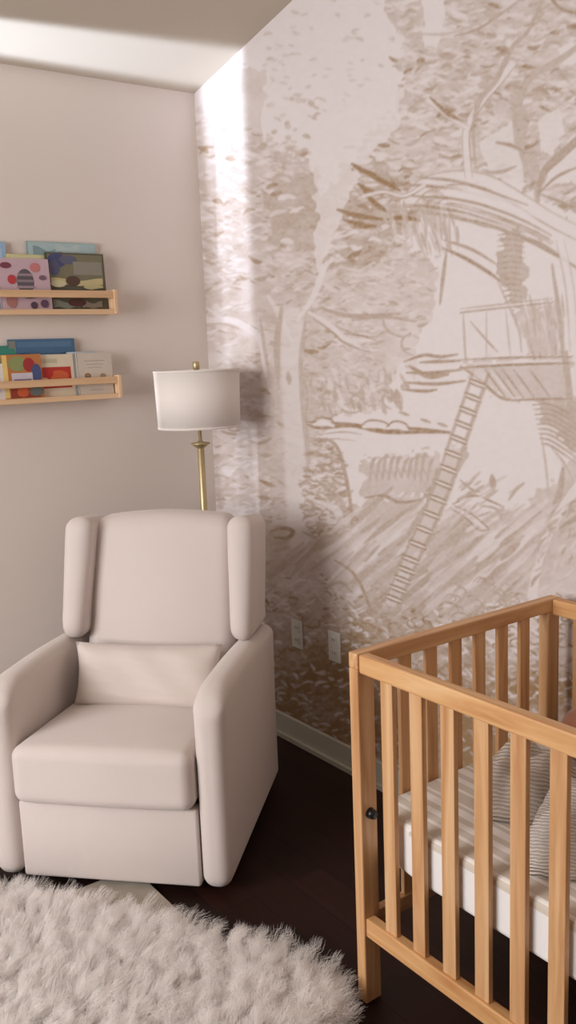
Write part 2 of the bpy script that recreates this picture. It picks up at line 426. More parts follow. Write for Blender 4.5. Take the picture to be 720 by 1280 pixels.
    for k in range(190):
        x, y = random.uniform(340, 720), random.uniform(770, 960); q = random.uniform(4, 9); t = random.uniform(0, 6)
        dark([(x+q*math.cos(t+a), y+q*.7*math.sin(t+a)) for a in (0, 1, 2, 3, 3.8)], 2.4, .95)
    dark([(418,700),(440,715),(455,740),(465,770)], 5, .7); dark([(405,735),(425,728),(440,740)], 5, .6)
    for k in range(22):
        x, y = random.uniform(560, 660), random.uniform(725, 765); dark([(x-8,y),(x,y-6),(x+8,y),(x+2,y+5)], 2.4, .6)
    for x, y in ((515,770),(560,762),(575,775)): dark([(x-14,y),(x-5,y-9),(x+9,y-6),(x+13,y+3),(x,y+8)], 2.6, .7)
    # big leaves right of the ladder
    dark([(565,637),(580,645),(598,662),(612,662)], 2.4, .8); dark([(568,632),(585,640),(605,655),(612,662)], 2.4, .8); stroke([(572,637),(590,648),(604,659)], 6, 1, erase=True)
    dark([(566,630),(590,620),(610,625),(630,634)], 3, .8); stroke([(575,625),(600,624),(608,630)], 6, .9, erase=True)
    dark([(575,600),(590,612),(600,615)], 3, .7); dark([(600,632),(620,636),(628,650)], 3, .6); dark([(615,595),(617,612)], 9, .6)
    hatch([(560,600),(640,600),(650,650),(590,665)], 60, -.6, 22, 4, .5)
    dark([(655,604),(645,612),(636,625)], 5, .5); dark([(600,590),(585,605)], 4, .4)
    # ladder
    a0, a1, b0, b1 = np.array((591,462)), np.array((476,752)), np.array((609,472)), np.array((505,750))
    mid = [(600,467),(575,540),(548,620),(512,700),(490,751)]
    wash([(560,560),(586,560),(530,690),(500,700)], .5, .3, 6)
    stroke(mid, 15, .5, erase=True, taper=False)
    for s in (-9, 11):
        stroke([(x+s, y) for x, y in mid], 4 if s < 0 else 5, .55, taper=False, fuzz=3)
    n = 17
    for k in range(n):
        t = (k+.6)/n; i = t*(len(mid)-1); j = int(i); f = i-j
        p = np.array(mid[j])*(1-f)+np.array(mid[min(j+1, 4)])*f
        dark([(p[0]-10,p[1]-4),(p[0]+11,p[1]+4)], 3, 1); dark([(p[0]-10,p[1]+1),(p[0]+11,p[1]+9)], 2.8, .95)
        stroke([(p[0]-8,p[1]-1),(p[0]+9,p[1]+6)], 3, 1, erase=True)
    # paper grain
    ink = np.clip(ink*(.82+.36*N4)+.05*N2, 0, 1)
    for _ in range(1):
        ink[1:-1, 1:-1] = (ink[1:-1, 1:-1]*4+ink[:-2, 1:-1]+ink[2:, 1:-1]+ink[1:-1, :-2]+ink[1:-1, 2:])/8
paint_mural()

def build_mural_wall():
    step = .0036
    xa = np.arange(0, 2.05, step); xb = np.arange(2.05, RX+.02, .02); xs = np.concatenate([xa, xb]); xs[-1] = RX
    zs = np.linspace(0, 1, 760)
    nx, nz = len(xs), len(zs)
    X, Z = np.meshgrid(xs, zs); Z = Z*(ZC+SLOPE*X)
    co = np.zeros((nx*nz, 3)); co[:, 0] = X.ravel(); co[:, 2] = Z.ravel()
    d = co-CP
    k = np.minimum(co[:, 0], 1.95)-co[:, 0]; d[:, 0] += 2*k        # the print repeats mirrored past the visible part
    c = d@RM.T
    u = 360+F*c[:, 0]/c[:, 2]; v = 640-F*c[:, 1]/c[:, 2]
    u = np.clip(u-U0, 0, CW-1.01); v = np.clip(np.abs(v-V0), 0, CH-1.01)
    ui = u.astype(int); vi = v.astype(int); fu = u-ui; fv = v-vi
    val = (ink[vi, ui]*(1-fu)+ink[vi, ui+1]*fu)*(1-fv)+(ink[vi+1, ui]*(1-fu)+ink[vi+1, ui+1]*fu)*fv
    idx = np.arange(nx*nz).reshape(nz, nx)
    q = np.stack([idx[:-1, :-1], idx[:-1, 1:], idx[1:, 1:], idx[1:, :-1]], -1).reshape(-1, 4)
    me = bpy.data.meshes.new('wall_back')
    me.vertices.add(nx*nz); me.vertices.foreach_set('co', co.ravel())
    nf = len(q); me.loops.add(nf*4); me.loops.foreach_set('vertex_index', q.ravel().astype(np.int32))
    me.polygons.add(nf); me.polygons.foreach_set('loop_start', np.arange(0, nf*4, 4, dtype=np.int32))
    me.update(calc_edges=True); me.validate()
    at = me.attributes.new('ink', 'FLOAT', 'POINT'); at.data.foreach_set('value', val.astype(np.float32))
    m = bpy.data.materials.new('mural_wallpaper'); m.use_nodes = True
    nt = m.node_tree; n = nt.nodes; l = nt.links; b = n['Principled BSDF']
    a = n.new('ShaderNodeAttribute'); a.attribute_name = 'ink'
    mx = n.new('ShaderNodeMix'); mx.data_type = 'RGBA'
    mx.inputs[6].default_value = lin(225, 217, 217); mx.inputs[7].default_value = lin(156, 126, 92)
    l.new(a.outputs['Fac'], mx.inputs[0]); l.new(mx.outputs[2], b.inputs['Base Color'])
    b.inputs['Roughness'].default_value = .6; b.inputs['Specular IOR Level'].default_value = .25
    o = link('wall_back', me, m)
    return tag(o, 'wallpapered wall with a sepia woodland mural of a tree house and ladder', kind='structure')
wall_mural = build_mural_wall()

# ------------------------------------------------------------------ room shell
def S(o): o['kind'] = 'structure'; return o
T = .12
S(box('floor', -T, RX+T, RY-T, T, -.1, 0, M_floor))
def ceiling():
    bm = bmesh.new(); v = bx(bm, -T, RX+T, RY-T, T, 0, .1)
    for k in v: k.co.z += zc(k.co.x)
    S(obj('ceiling', bm, M_ceil))
ceiling()
# solid body behind the papered face
def fit_top(bm):
    for k in bm.verts:
        if k.co.z > ZC-.01: k.co.z = zc(k.co.x)
bm = bmesh.new(); bx(bm, -T, RX+T, .004, T, 0, ZC); fit_top(bm); S(obj('wall_back_core', bm, M_wall))
def wall_with_hole(name, axis, c0, c1, a0, a1, h0, h1, z0, z1):
    bm = bmesh.new()
    def b(p, q, r, s):
        if axis == 'x': bx(bm, c0, c1, p, q, r, s)
        else: bx(bm, p, q, c0, c1, r, s)
    b(a0, h0, 0, ZC); b(h1, a1, 0, ZC); b(h0, h1, 0, z0); b(h0, h1, z1, ZC)
    fit_top(bm)
    return S(obj(name, bm, M_wall))
WL = (-3.55, -2.35, .55, 2.42)     # left window y0,y1,z0,z1
wall_with_hole('wall_left', 'x', -T, 0, RY, 0, WL[0], WL[1], WL[2], WL[3])
WF = (.6, 2.5, .95, 2.5)         # window behind the camera
wall_with_hole('wall_front', 'y', RY-T, RY, 0, RX, WF[0], WF[1], WF[2], WF[3])
bm = bmesh.new(); bx(bm, RX, RX+T, RY, 0, 0, ZC); fit_top(bm); S(obj('wall_right', bm, M_wall))
M_glass = bpy.data.materials.new('window_glass'); M_glass.use_nodes = True
_n = M_glass.node_tree.nodes; _g = _n['Principled BSDF']; _g.inputs['Transmission Weight'].default_value = 1; _g.inputs['Roughness'].default_value = .02; _g.inputs['IOR'].default_value = 1.0; _g.inputs['Base Color'].default_value = (1, 1, 1, 1)
def window(name, axis, pos, a0, a1, z0, z1):
    bm = bmesh.new(); w = .05; mid = (a0+a1)/2
    def b(p, q, r, s, t0=-.02, t1=.02):
        if axis == 'x': bx(bm, pos+t0, pos+t1, p, q, r, s)
        else: bx(bm, p, q, pos+t0, pos+t1, r, s)
    b(a0, a1, z0, z0+w); b(a0, a1, z1-w, z1); b(a0, a0+w, z0, z1); b(a1-w, a1, z0, z1); b(mid-.02, mid+.02, z0, z1)
    o = S(obj(name, bm, M_trim)); return o
window('window_1', 'x', -.07, *WL); window('window_2', 'y', RY-.07, *WF)
# baseboards with a quarter-round shoe
def baseboard(name, x0, x1, y0, y1, sx, sy):
    bm = bmesh.new(); bx(bm, x0, x1, y0, y1, 0, .097); bevel(bm, .004, 2)
    bx(bm, x0 if sx >= 0 else x0-.012, x1+.012 if sx > 0 else x1, y0-.012 if sy < 0 else y0, y1, 0, .018)
    S(obj(name, bm, M_trim))
baseboard('baseboard_back', .0155, RX-.001, -.015, -.0005, 0, -1)
baseboard('baseboard_left', .0005, .015, RY+.001, -.0005, 1, 0)

# ------------------------------------------------------------------ light
def area(name, loc, size, size_y, power, col, direction, spread=180):
    d = bpy.data.lights.new(name, 'AREA'); d.shape = 'RECTANGLE'; d.size = size; d.size_y = size_y; d.energy = power; d.color = col; d.spread = math.radians(spread)
    o = bpy.data.objects.new(name, d); COL.objects.link(o); o.location = loc
    o.rotation_euler = Vector(direction).to_track_quat('-Z', 'Y').to_euler()
    return o
area('daylight_front', ((WF[0]+WF[1])/2, RY-.11, (WF[2]+WF[3])/2), WF[1]-WF[0]-.1, WF[3]-WF[2]-.1, 106, (1, .985, .985), (0, 1, 0))

# curtain drawn across the left window; daylight slips out past its edge along the wall
M_curt = mat('curtain_cloth', lin(190, 182, 172), .95)
def curtain():
    bm = bmesh.new(); ys = np.linspace(WL[0]-.1, WL[1]+.12, 60); pr = []
    for th in (0, .006):
        pr.append([[bm.verts.new((.135+th+.010*math.sin(i*1.05), y, z)) for i, y in enumerate(ys)] for z in (.02, 2.44)])
    for g in pr:
        for i in range(59): bm.faces.new((g[0][i], g[0][i+1], g[1][i+1], g[1][i]))
    for i in range(59):
        for r in (0, 1): bm.faces.new((pr[0][r][i], pr[0][r][i+1], pr[1][r][i+1], pr[1][r][i]))
    for i in (0, 59): bm.faces.new((pr[0][0][i], pr[0][1][i], pr[1][1][i], pr[1][0][i]))
    o = obj('curtain', bm, M_curt, smooth=True)
    return tag(o, 'plain pale curtain drawn across the window of the left wall', 'curtain')
curtain()
def rod():
    r = empty('curtain_rod', (.135, -2.95, 2.46))
    bm = bmesh.new(); bmesh.ops.create_cone(bm, segments=16, radius1=.009, radius2=.009, depth=1.7, cap_ends=True, matrix=Matrix.Rotation(math.pi/2, 4, 'X'))
    obj('rod', bm, M_dark, r, True)
    for s in (-.8, .8):
        bm = bmesh.new(); bx(bm, -.135, .0, s-.008, s+.008, -.008, .008); obj('bracket', bm, M_dark, r)
    tag(r, 'dark curtain rod above the window of the left wall', 'curtain rod')
rod()
def blocker_casing():  # unseen casing, added to block the daylight closest to the wall
    bm = bmesh.new(); y0, y1, z0, z1 = WL; w = .07
    bx(bm, 0, .034, y1, y1+w, z0-w, z1+.03); bx(bm, 0, .034, y0-w, y0, z0-w, z1+.03); bx(bm, 0, .034, y0, y1, z0-w, z0); bx(bm, 0, .034, y0, y1, z1, z1+.03)
    S(obj('blocker_trim', bm, M_trim))
blocker_casing()
area('daylight_left', (.023, WL[0]+.25, 1.6), .024, 1.3, 4.6, (.84, .89, 1), (.05, 1, .05), 60)
area('ceiling_strip_fill', (.023, WL[0]+.25, 1.1), .024, .9, 13.5, (.70, .81, 1), (.05, 1, .62), 42)  # added fill aimed upwards to brighten the strip on the ceiling

# ------------------------------------------------------------------ outlets
def outlet(x, z, label):
    r = empty('wall_outlet', (x, 0, z))
    bm = bmesh.new(); bx(bm, -.035, .035, -.006, 0, -.057, .057); bevel(bm, .002, 2); obj('cover_plate', bm, M_plate, r)
    for s in (-.025, .025):
        bm = bmesh.new(); bx(bm, -.017, .017, -.0085, -.005, s-.015, s+.015); bevel(bm, .003, 2); so = obj('socket', bm, M_plate, r)
        for q in (-.006, .006):
            bm = bmesh.new(); bx(bm, q-.0012, q+.0012, -.0092, -.008, s-.003, s+.007); obj('slot', bm, M_slot, so)
    tag(r, label, 'wall outlet', 'outlets in the mural wall')
outlet(.563, .452, 'white wall outlet on the mural wall, nearest the armchair')
outlet(.793, .456, 'white wall outlet on the mural wall, nearest the crib')

# ------------------------------------------------------------------ armchair
ANG = math.radians(43.8)
UX = np.array((math.cos(ANG), math.sin(ANG))); FR = np.array((1.274, -.781))
o2 = FR-.36*UX
chair = empty('glider_armchair', (o2[0], o2[1], 0), ANG)
tag(chair, 'cream upholstered wingback glider armchair in the corner beside the floor lamp', 'armchair')
AW = .087
def ss(t): t = max(0, min(1, t)); return t*t*(3-2*t)
for s in (-1, 1):
    def tw(co, s=s):
        x, y, z = co
        top = max(0, (z-.3)/.31)
        z = z-.05*top*max(0, 1-y/.11)**2-.020*top*ss((y-.25)/.5)
        k = max(0, min(1, (z-.35)/.25))
        return (s*(.36-AW/2)+x*(1+.07*k), y, z)
    rbox('arm', -AW/2, AW/2, 0, .745, .024, .615, .038, M_fab, chair, tweak=tw)
soft('front_panel', [(.012,.026),(.012,.262),(.06,.262),(.06,.026)], .72-2*AW-.006, M_fab, chair, bev=.009, seg=3, c0=-.36+AW+.003)
def seat_tw(co):
    x, y, z = co
    k = (1-min(1, abs(x)/.26)**3)*(1-min(1, abs(y-.26)/.3)**3)
    return (x, y-(.008 if y < .1 else 0)*(1-abs(x)/.3), z+(.022*k if z > .4 else 0)-(max(0, y)*.07 if z > .35 else 0))
rbox('seat_cushion', -.270, .270, -.024, .53, .266, .440, .036, M_fab, chair, n=26, tweak=seat_tw)
box('frame', -.25, .25, .065, .73, .055, .26, M_fab, chair, .005)
# inner back, leaning
def back_tw(co):
    x, y, z = co
    k = (1-(x/.262)**2)*(1-((z-.29)/.31)**2)
    if y < 0: y -= .035*max(0, k)
    if z > .4: z += .020*(1-(x/.262)**2)*(z-.4)/.185
    x *= 1-.05*z/.6
    return (x+.006, .55+y+.25*z, .395+z)
rbox('backrest', -.262, .262, -.07, .07, 0, .585, .045, M_fab, chair, n=26, tweak=back_tw)
# rear shell
soft('rear_panel', [(.60,.05),(.60,.56),(.69,.94),(.765,.93),(.745,.60),(.745,.05)], .46, M_fab, chair, bev=.02, seg=3, c0=-.23)
for s in (-1, 1):
    WC = s*.297+(.020 if s < 0 else .004); HW = .043 if s < 0 else .040
    def tw(co, s=s, WC=WC):
        x, y, z = co
        t = (z-.604)/.4
        f = float(np.interp(z, [.60,.66,.75,.85,.95,1.0], [.468,.456,.482,.510,.537,.553]))
        w = .92+.20*ss(t*1.1)
        return (WC+.006+x*w-s*.010*t, f+y*(1-.1*t), z-.03*max(0, t)*y/.25)
    rbox('wing', -HW, HW, 0, .27, .602, 1.004, .039, M_fab, chair, tweak=tw)
lathe('swivel_base', [(.20,0),(.22,.006),(.22,.02),(.05,.035),(.05,.056)], M_dark, chair, loc=(0, .40, .0005))

# lumbar pillow
def pillow():
    def tw(co):
        x, y, z = co; return (x, y, z)
    bm = bmesh.new(); N = 34; hx, hy, th = .248, .106, .062
    g = {}
    for side in (1, -1):
        for i in range(N+1):
            for j in range(N//2+1):
                a = 2*i/N-1; b = 2*j/(N//2)-1
                edge = i in (0, N) or j in (0, N//2)
                if side == -1 and edge: g[(side, i, j)] = g[(1, i, j)]; continue
                prof = ((1-a**4)*(1-b**4))**.55
                x = a*hx*(1-.05*(1-abs(a))*0-.045*(b*b < 1)*(1-b*b)*abs(a)**3); y = b*hy*(1-.09*(1-a*a))
                y = b*hy*(1-.07*(1-a**2)*1); x = a*hx*(1-.06*(1-b**2))
                wr = .004*math.sin(9*a+4*b)*prof+.003*math.sin(17*b+5*a)*prof
                g[(side, i, j)] = bm.verts.new((x, y, side*th*prof+wr))
    for side in (1, -1):
        for i in range(N):
            for j in range(N//2):
                q = [g[(side, i, j)], g[(side, i+1, j)], g[(side, i+1, j+1)], g[(side, i, j+1)]]
                try: bm.faces.new(q if side == 1 else q[::-1])
                except Exception: pass
    o = obj('lumbar_pillow', bm, M_pil, None, True)
    L = Vector((.010, .392, .512))
    Rz = Matrix.Rotation(ANG, 4, 'Z'); Rl = Matrix.Rotation(math.radians(74), 4, 'X')
    o.matrix_world = Matrix.Translation(Vector((o2[0], o2[1], 0))+Rz.to_3x3() @ L) @ Rz @ Rl
    return tag(o, 'oblong cream lumbar pillow leaning on the backrest of the armchair', 'pillow')
pillow()

# ------------------------------------------------------------------ floor lamp
lx, ly = .328, -.25
lamp = empty('floor_lamp', (lx, ly, 0))
tag(lamp, 'brass floor lamp with a white drum shade in the corner behind the armchair', 'floor lamp')
lathe('base', [(.13,0),(.135,.004),(.135,.016),(.02,.024),(.012,.03)], M_brass, lamp)
lathe('pole', [(.013,.024),(.013,1.19),(.007,1.195),(.007,1.46)], M_brass, lamp, 24)
lathe('knob', [(.004,1.172),(.012,1.178),(.036,1.196),(.037,1.200),(.012,1.204),(.004,1.21)], M_brass, lamp, 32)
sh = lathe('lamp_shade', [(.154,1.262),(.160,1.470),(.1575,1.470),(.1515,1.262)], M_shade, lamp, 96, closed=True)
lathe('rim', [(.1548,1.258),(.1554,1.266),(.1510,1.266),(.1510,1.258)], M_shade, sh, 96, closed=True)
lathe('rim', [(.1606,1.464),(.1610,1.473),(.1568,1.473),(.1568,1.464)], M_shade, sh, 96, closed=True)
bm = bmesh.new()
for a in range(3):
    t = a*2*math.pi/3+.4; v = bx(bm, 0, .157, -.0015, .0015, 1.452, 1.455)
    bmesh.ops.rotate(bm, verts=v, cent=(0, 0, 0), matrix=Matrix.Rotation(t, 3, 'Z'))
obj('spider', bm, M_brass, sh)
lathe('finial', [(.003,1.455),(.009,1.462),(.009,1.472),(.013,1.476),(.013,1.500),(.009,1.504)], M_brass, lamp, 20)

# ------------------------------------------------------------------ picture ledges with books
def ledge(zb, zt, y1, label):
    r = empty('picture_ledge', (0, y1, zb)); h = zt-zb; y0 = -.80
    box('shelf_board', .002, .088, y0, 0, .0, .014, WB[1], r, .0015)
    box('front_rail', .078, .092, y0, 0, h-.026, h, WB[1], r, .0015)
    box('front_lip', .0885, .0935, y0, 0, -.003, .016, WB[1], r, .001)
    for s in (0, y0): box('end_panel', .002, .0975, s-.0 if s == 0 else s-.014, s+.014 if s == 0 else s, -.002, h+.004, WB[2], r, .0015)
    tag(r, label, 'wall shelf', 'picture ledges on the left wall')
Z1, Z2 = 1.6932, 1.3805
ledge(Z1, 1.7765, -.452, 'upper birch picture ledge of children\'s books on the left wall')
ledge(Z2, 1.4600, -.459, 'lower birch picture ledge of children\'s books on the left wall')
M_page = mat('book_pages', lin(225, 215, 198), .8)
_mc = {}
def cm(c):
    if c not in _mc: _mc[c] = mat('print_%d_%d_%d' % c, lin(*c), .5, noise=(40, .06))
    return _mc[c]
def book(y0, y1, zb, zt, x, th, lean, cover, patches, label, group):
    """stands facing the room; x = distance of the foot of its back from the wall. patches: (u0,u1,v0,v1,colour[,shape]) in cover fractions, u along -y..+y"""
    w = y1-y0; h = zt-zb
    r = empty('picture_book', (x, (y0+y1)/2, zb)); r.rotation_euler = (0, -lean, 0)
    mats = [cm(cover)]
    bm = bmesh.new()
    bx(bm, th-.002, th, -w/2, w/2, 0, h); bx(bm, 0, .002, -w/2, w/2, 0, h); bx(bm, 0, th, -w/2, -w/2+.002, 0, h)
    lay = 0
    for p in patches:
        c = cm(p[4]);
        if c not in mats: mats.append(c)
        i = mats.index(c); lay += 1; X = th+.00025*lay
        ua, ub, va, vb = -w/2+p[0]*w, -w/2+p[1]*w, p[2]*h, p[3]*h
        if len(p) > 5 and p[5] == 'o':
            vs = [bm.verts.new((X, (ua+ub)/2+(ub-ua)/2*math.cos(t), (va+vb)/2+(vb-va)/2*math.sin(t))) for t in np.linspace(0, 2*math.pi, 20, endpoint=False)]
        elif len(p) > 5 and p[5] == 'w':   # wavy band
            tt = np.linspace(0, 1, 12); vs = [bm.verts.new((X, ua+(ub-ua)*t, va+.15*(vb-va)*math.sin(9*t))) for t in tt]+[bm.verts.new((X, ua+(ub-ua)*t, vb+.25*(vb-va)*math.sin(7*t+1))) for t in tt[::-1]]
        else:
            vs = [bm.verts.new((X, a, b)) for a, b in ((ua, va), (ub, va), (ub, vb), (ua, vb))]
        f = bm.faces.new(vs); f.material_index = i
    me = bpy.data.meshes.new('cover'); bm.to_mesh(me); bm.free(); link('cover', me, mats, r)
    box('pages', .002, th-.002, -w/2+.003, w/2-.002, .003, h-.003, M_page, r)
    tag(r, label, 'book', group)
G1, G2 = 'picture books on the upper ledge', 'picture books on the lower ledge'
A = Z1+.0145; B = Z2+.0145
book(-.975, -.822, A, 1.948, .018, .010, .05, (150,178,205), [(.05,.9,.1,.9,(170,195,220)), (.2,.6,.5,.75,(200,210,222),'o')], 'light blue book at the left edge of the upper ledge', G1)
book(-.742, -.477, A, 1.955, .012, .010, .03, (160,180,180), [(.02,.98,.55,.98,(168,190,192)), (.08,.5,.75,.9,(130,155,158),'w'), (.4,.75,.85,.95,(180,196,196),'w'), (.02,.98,.02,.4,(120,140,120))], 'pale blue-green book, widest and rearmost on the upper ledge', G1)
book(-.826, -.648, A, 1.906, .023, .009, .05, (214,206,150), [(.8,.98,.1,.5,(120,118,84)), (.1,.9,.88,.97,(222,214,170))], 'pale yellow book behind the pink one on the upper ledge', G1)
book(-.868, -.682, A, 1.888, .050, .012, .06, (198,170,180), [
    (.34,.68,.30,.80,(92,84,92),'o'), (.36,.66,.66,.71,(150,130,140)), (.35,.67,.54,.59,(140,126,134)), (.33,.69,.42,.47,(160,140,150)),
    (.04,.26,.80,.92,(120,60,75),'o'), (.62,.82,.74,.92,(196,120,120),'o'), (.16,.33,.50,.68,(185,60,66),'o'), (.78,.93,.58,.68,(120,90,110),'o'),
    (.10,.30,.04,.34,(176,120,112),'o'), (.40,.72,.22,.34,(110,80,95),'o'), (.56,.70,.02,.16,(80,60,80),'o'), (.76,.92,.04,.20,(96,70,92),'o')], 'pink book with dark round title at the front of the upper ledge', G1)
book(-.684, -.458, A, 1.915, .034, .013, .05, (88,84,66), [
    (.02,.97,.50,.97,(120,116,92)), (.02,.34,.74,.99,(70,72,112),'o'), (.02,.22,.60,.86,(84,86,114),'o'), (.22,.52,.80,.96,(92,94,116),'o'), (.45,.95,.62,.85,(140,136,122)), (.05,.95,.44,.54,(196,182,136),'w'),
    (.30,.55,.42,.60,(84,60,46),'o'), (.04,.30,.40,.52,(206,198,160),'o'), (.6,.95,.36,.46,(190,180,132),'o'), (.02,.97,.22,.36,(78,72,50),'w'), (.05,.5,.04,.16,(130,134,120),'w'), (.55,.9,.04,.14,(140,128,112),'w'), (.30,.62,.06,.20,(84,46,40),'o')], 'dark olive landscape-covered book at the right end of the upper ledge', G1)
book(-.985, -.820, B, 1.585, .016, .010, .05, (52,128,112), [(.5,.98,.45,.95,(60,138,120)), (.3,.9,.05,.4,(96,120,124))], 'teal green book at the left edge of the lower ledge', G2)
book(-.842, -.590, B, 1.607, .012, .012, .04, (70,108,142), [(.0,.10,.0,.97,(130,132,122)), (.16,.92,.62,.74,(48,84,118),'w'), (.12,.95,.86,.95,(84,120,152))], 'wide blue book standing at the back of the lower ledge', G2)
book(-1.04, -.880, B, 1.522, .052, .010, .06, (226,220,214), [(.6,.9,.2,.6,(216,206,206))], 'white book at the left edge in front on the lower ledge', G2)
book(-.884, -.740, B, 1.552, .048, .014, .06, (188,120,66), [
    (.0,.12,.02,.99,(232,200,124)), (.14,.62,.62,.96,(140,150,96),'o'), (.52,.82,.60,.92,(160,48,50),'o'), (.72,.98,.34,.78,(72,84,128),'o'), (.20,.74,.30,.58,(204,196,208)), (.25,.70,.40,.44,(120,110,140)),
    (.14,.9,.02,.22,(150,60,44)), (.30,.60,.03,.25,(206,96,54),'o'), (.62,.98,.04,.25,(104,112,108),'o')], 'multicoloured comic-style book with a yellow spine on the lower ledge', G2)
book(-.775, -.611, B, 1.549, .036, .012, .05, (222,208,184), [(.16,.92,.20,.70,(186,52,38)), (.40,.86,.36,.62,(206,96,56),'o'), (.20,.50,.44,.66,(190,44,40),'o'), (.25,.6,.80,.90,(196,188,160)), (.20,.38,.34,.46,(222,170,150),'o')], 'cream book with a red picture panel on the lower ledge', G2)
book(-.630, -.520, B, 1.556, .034, .012, .06, (196,204,212), [(.0,.16,.0,.9,(96,88,72)), (.2,.9,.1,.9,(206,210,214))], 'pale grey-blue book half hidden behind the right end book of the lower ledge', G2)
book(-.603, -.464, B, 1.550, .052, .012, .05, (206,194,180), [(.2,.8,.80,.82,(170,158,146)), (.25,.75,.72,.735,(170,158,146)), (.3,.7,.64,.655,(175,164,150)), (.18,.36,.38,.52,(130,100,74),'o'), (.22,.32,.44,.50,(170,130,96),'o'), (.62,.80,.38,.50,(160,134,106),'o'), (.3,.7,.1,.12,(180,166,150))], 'cream book with small brown animals at the right end of the lower ledge', G2)

# ------------------------------------------------------------------ crib
X0, Y0, Y1 = 1.795, -.755, -.058
X3 = X0+1.37; ZT, ZR = .856, .2195
crib = empty('crib', (X0, Y0, 0)); tag(crib, 'light pine slatted baby crib standing against the mural wall', 'crib')
DY = Y1-Y0; PX = .03; PY = .048
def cb(name, x0, x1, y0, y1, z0, z1, m, bev=.002): return box(name, x0, x1, y0, y1, z0, z1, m, crib, bev)
for ex in (0, 1.37-PX):
    for ey in (0, DY-PY):
        cb('leg', ex, ex+PX, ey, ey+PY, 0, ZT-.036, W[2], .003)
    cb('end_rail', ex, ex+PX, 0, DY, ZT-.036, ZT, W[1], .003)
    cb('end_rail', ex+.004, ex+PX-.004, PY, DY-PY, .185, .222, W[1])
    for k in range(6):
        yc = -.602+.0835*k-Y0
        cb('slat', ex+.009, ex+.021, yc-.018, yc+.018, .222, ZT-.036, W[2], .0015)
for sy in (0, 1):
    a, b = (.004, .032) if sy == 0 else (DY-.032, DY-.004)
    cb('side_rail', PX, 1.37-PX, a, b, ZT-.044, ZT-.001, W[0], .004)
    cb('side_rail', PX, 1.37-PX, a+.001, b-.001, ZR-.046, ZR, W[0], .003)
    for k in range(14):
        xc = 1.9045+.0893*k-X0
        if xc > 1.37-PX-.03: break
        cb('slat', xc-.0185, xc+.0185, (a+b)/2-.0065, (a+b)/2+.0065, ZR, ZT-.044, W[2], .0015)
cb('mattress_support', PX+.05, 1.37-PX-.03, .06, DY-.06, .352, .362, WB[0])
for ex, s in ((PX, 1), (1.37-PX, -1)):
    for ey in (.026, DY-.026):
        bm = bmesh.new(); bmesh.ops.create_cone(bm, segments=20, radius1=.013, radius2=.010, depth=.016, cap_ends=True, matrix=Matrix.Translation((ex+s*.008, ey, .475)) @ Matrix.Rotation(math.pi/2, 4, 'Y'))
        o = obj('bolt', bm, M_black, crib, True); o['label'] = 'black bolt on crib post'

# mattress with striped sheet
def sheet_mat():
    m = bpy.data.materials.new('striped_sheet'); m.use_nodes = True
    nt = m.node_tree; n = nt.nodes; l = nt.links; b = n['Principled BSDF']
    tc = n.new('ShaderNodeTexCoord'); sp = n.new('ShaderNodeSeparateXYZ'); l.new(tc.outputs['Object'], sp.inputs[0])
    mod = n.new('ShaderNodeMath'); mod.operation = 'FRACT'
    ml = n.new('ShaderNodeMath'); ml.operation = 'MULTIPLY'; ml.inputs[1].default_value = 1/.15
    l.new(sp.outputs['Y'], ml.inputs[0]); l.new(ml.outputs[0], mod.inputs[0])
    r = n.new('ShaderNodeValToRGB'); r.color_ramp.interpolation = 'CONSTANT'
    bg = lin(214, 202, 188); wh = lin(242, 236, 230)
    e = r.color_ramp.elements; e[0].position = 0; e[0].color = bg; e[1].position = .22; e[1].color = wh
    for p, c in ((.29, bg), (.44, wh), (.56, bg), (.68, wh), (.84, bg), (.92, wh), (.97, bg)): x = e.new(p); x.color = c
    l.new(mod.outputs[0], r.inputs[0])
    # side below the piping is plain white
    lt = n.new('ShaderNodeMath'); lt.operation = 'GREATER_THAN'; lt.inputs[1].default_value = .040; l.new(sp.outputs['Z'], lt.inputs[0])
    mx = n.new('ShaderNodeMix'); mx.data_type = 'RGBA'; mx.inputs[6].default_value = lin(240, 236, 234)
    l.new(lt.outputs[0], mx.inputs[0]); l.new(r.outputs[0], mx.inputs[7]); l.new(mx.outputs[2], b.inputs['Base Color'])
    b.inputs['Roughness'].default_value = .9; b.inputs['Sheen Weight'].default_value = .2
    return m
mx0, mx1, my0, my1 = X0+.023, X3-PX-.012, Y0+.034, Y1-.034
def mattress():
    bm = bmesh.new(); hx, hy, hz = (mx1-mx0)/2, (my1-my0)/2, .062
    bx(bm, -hx, hx, -hy, hy, -hz, hz); bmesh.ops.subdivide_edges(bm, edges=bm.edges, cuts=8, use_grid_fill=True)
    bevel(bm, .022, 5, .5)
    # rounded corners in plan
    for v in bm.verts:
        x, y, z = v.co; cx, cy = hx-.07, hy-.07
        if abs(x) > cx and abs(y) > cy:
            dx, dy = abs(x)-cx, abs(y)-cy; d = max(dx, dy); L = math.hypot(dx, dy)
            if L > 1e-6: x = math.copysign(cx+dx*d/L, x); y = math.copysign(cy+dy*d/L, y)
        v.co = (x, y, z+.004*math.sin(7*x)*math.cos(6*y))
    o = obj('crib_mattress', bm, sheet_mat(), None, True); o.location = ((mx0+mx1)/2, (my0+my1)/2, .426)
    tag(o, 'white crib mattress with beige and white striped sheet inside the crib', 'mattress')
mattress()

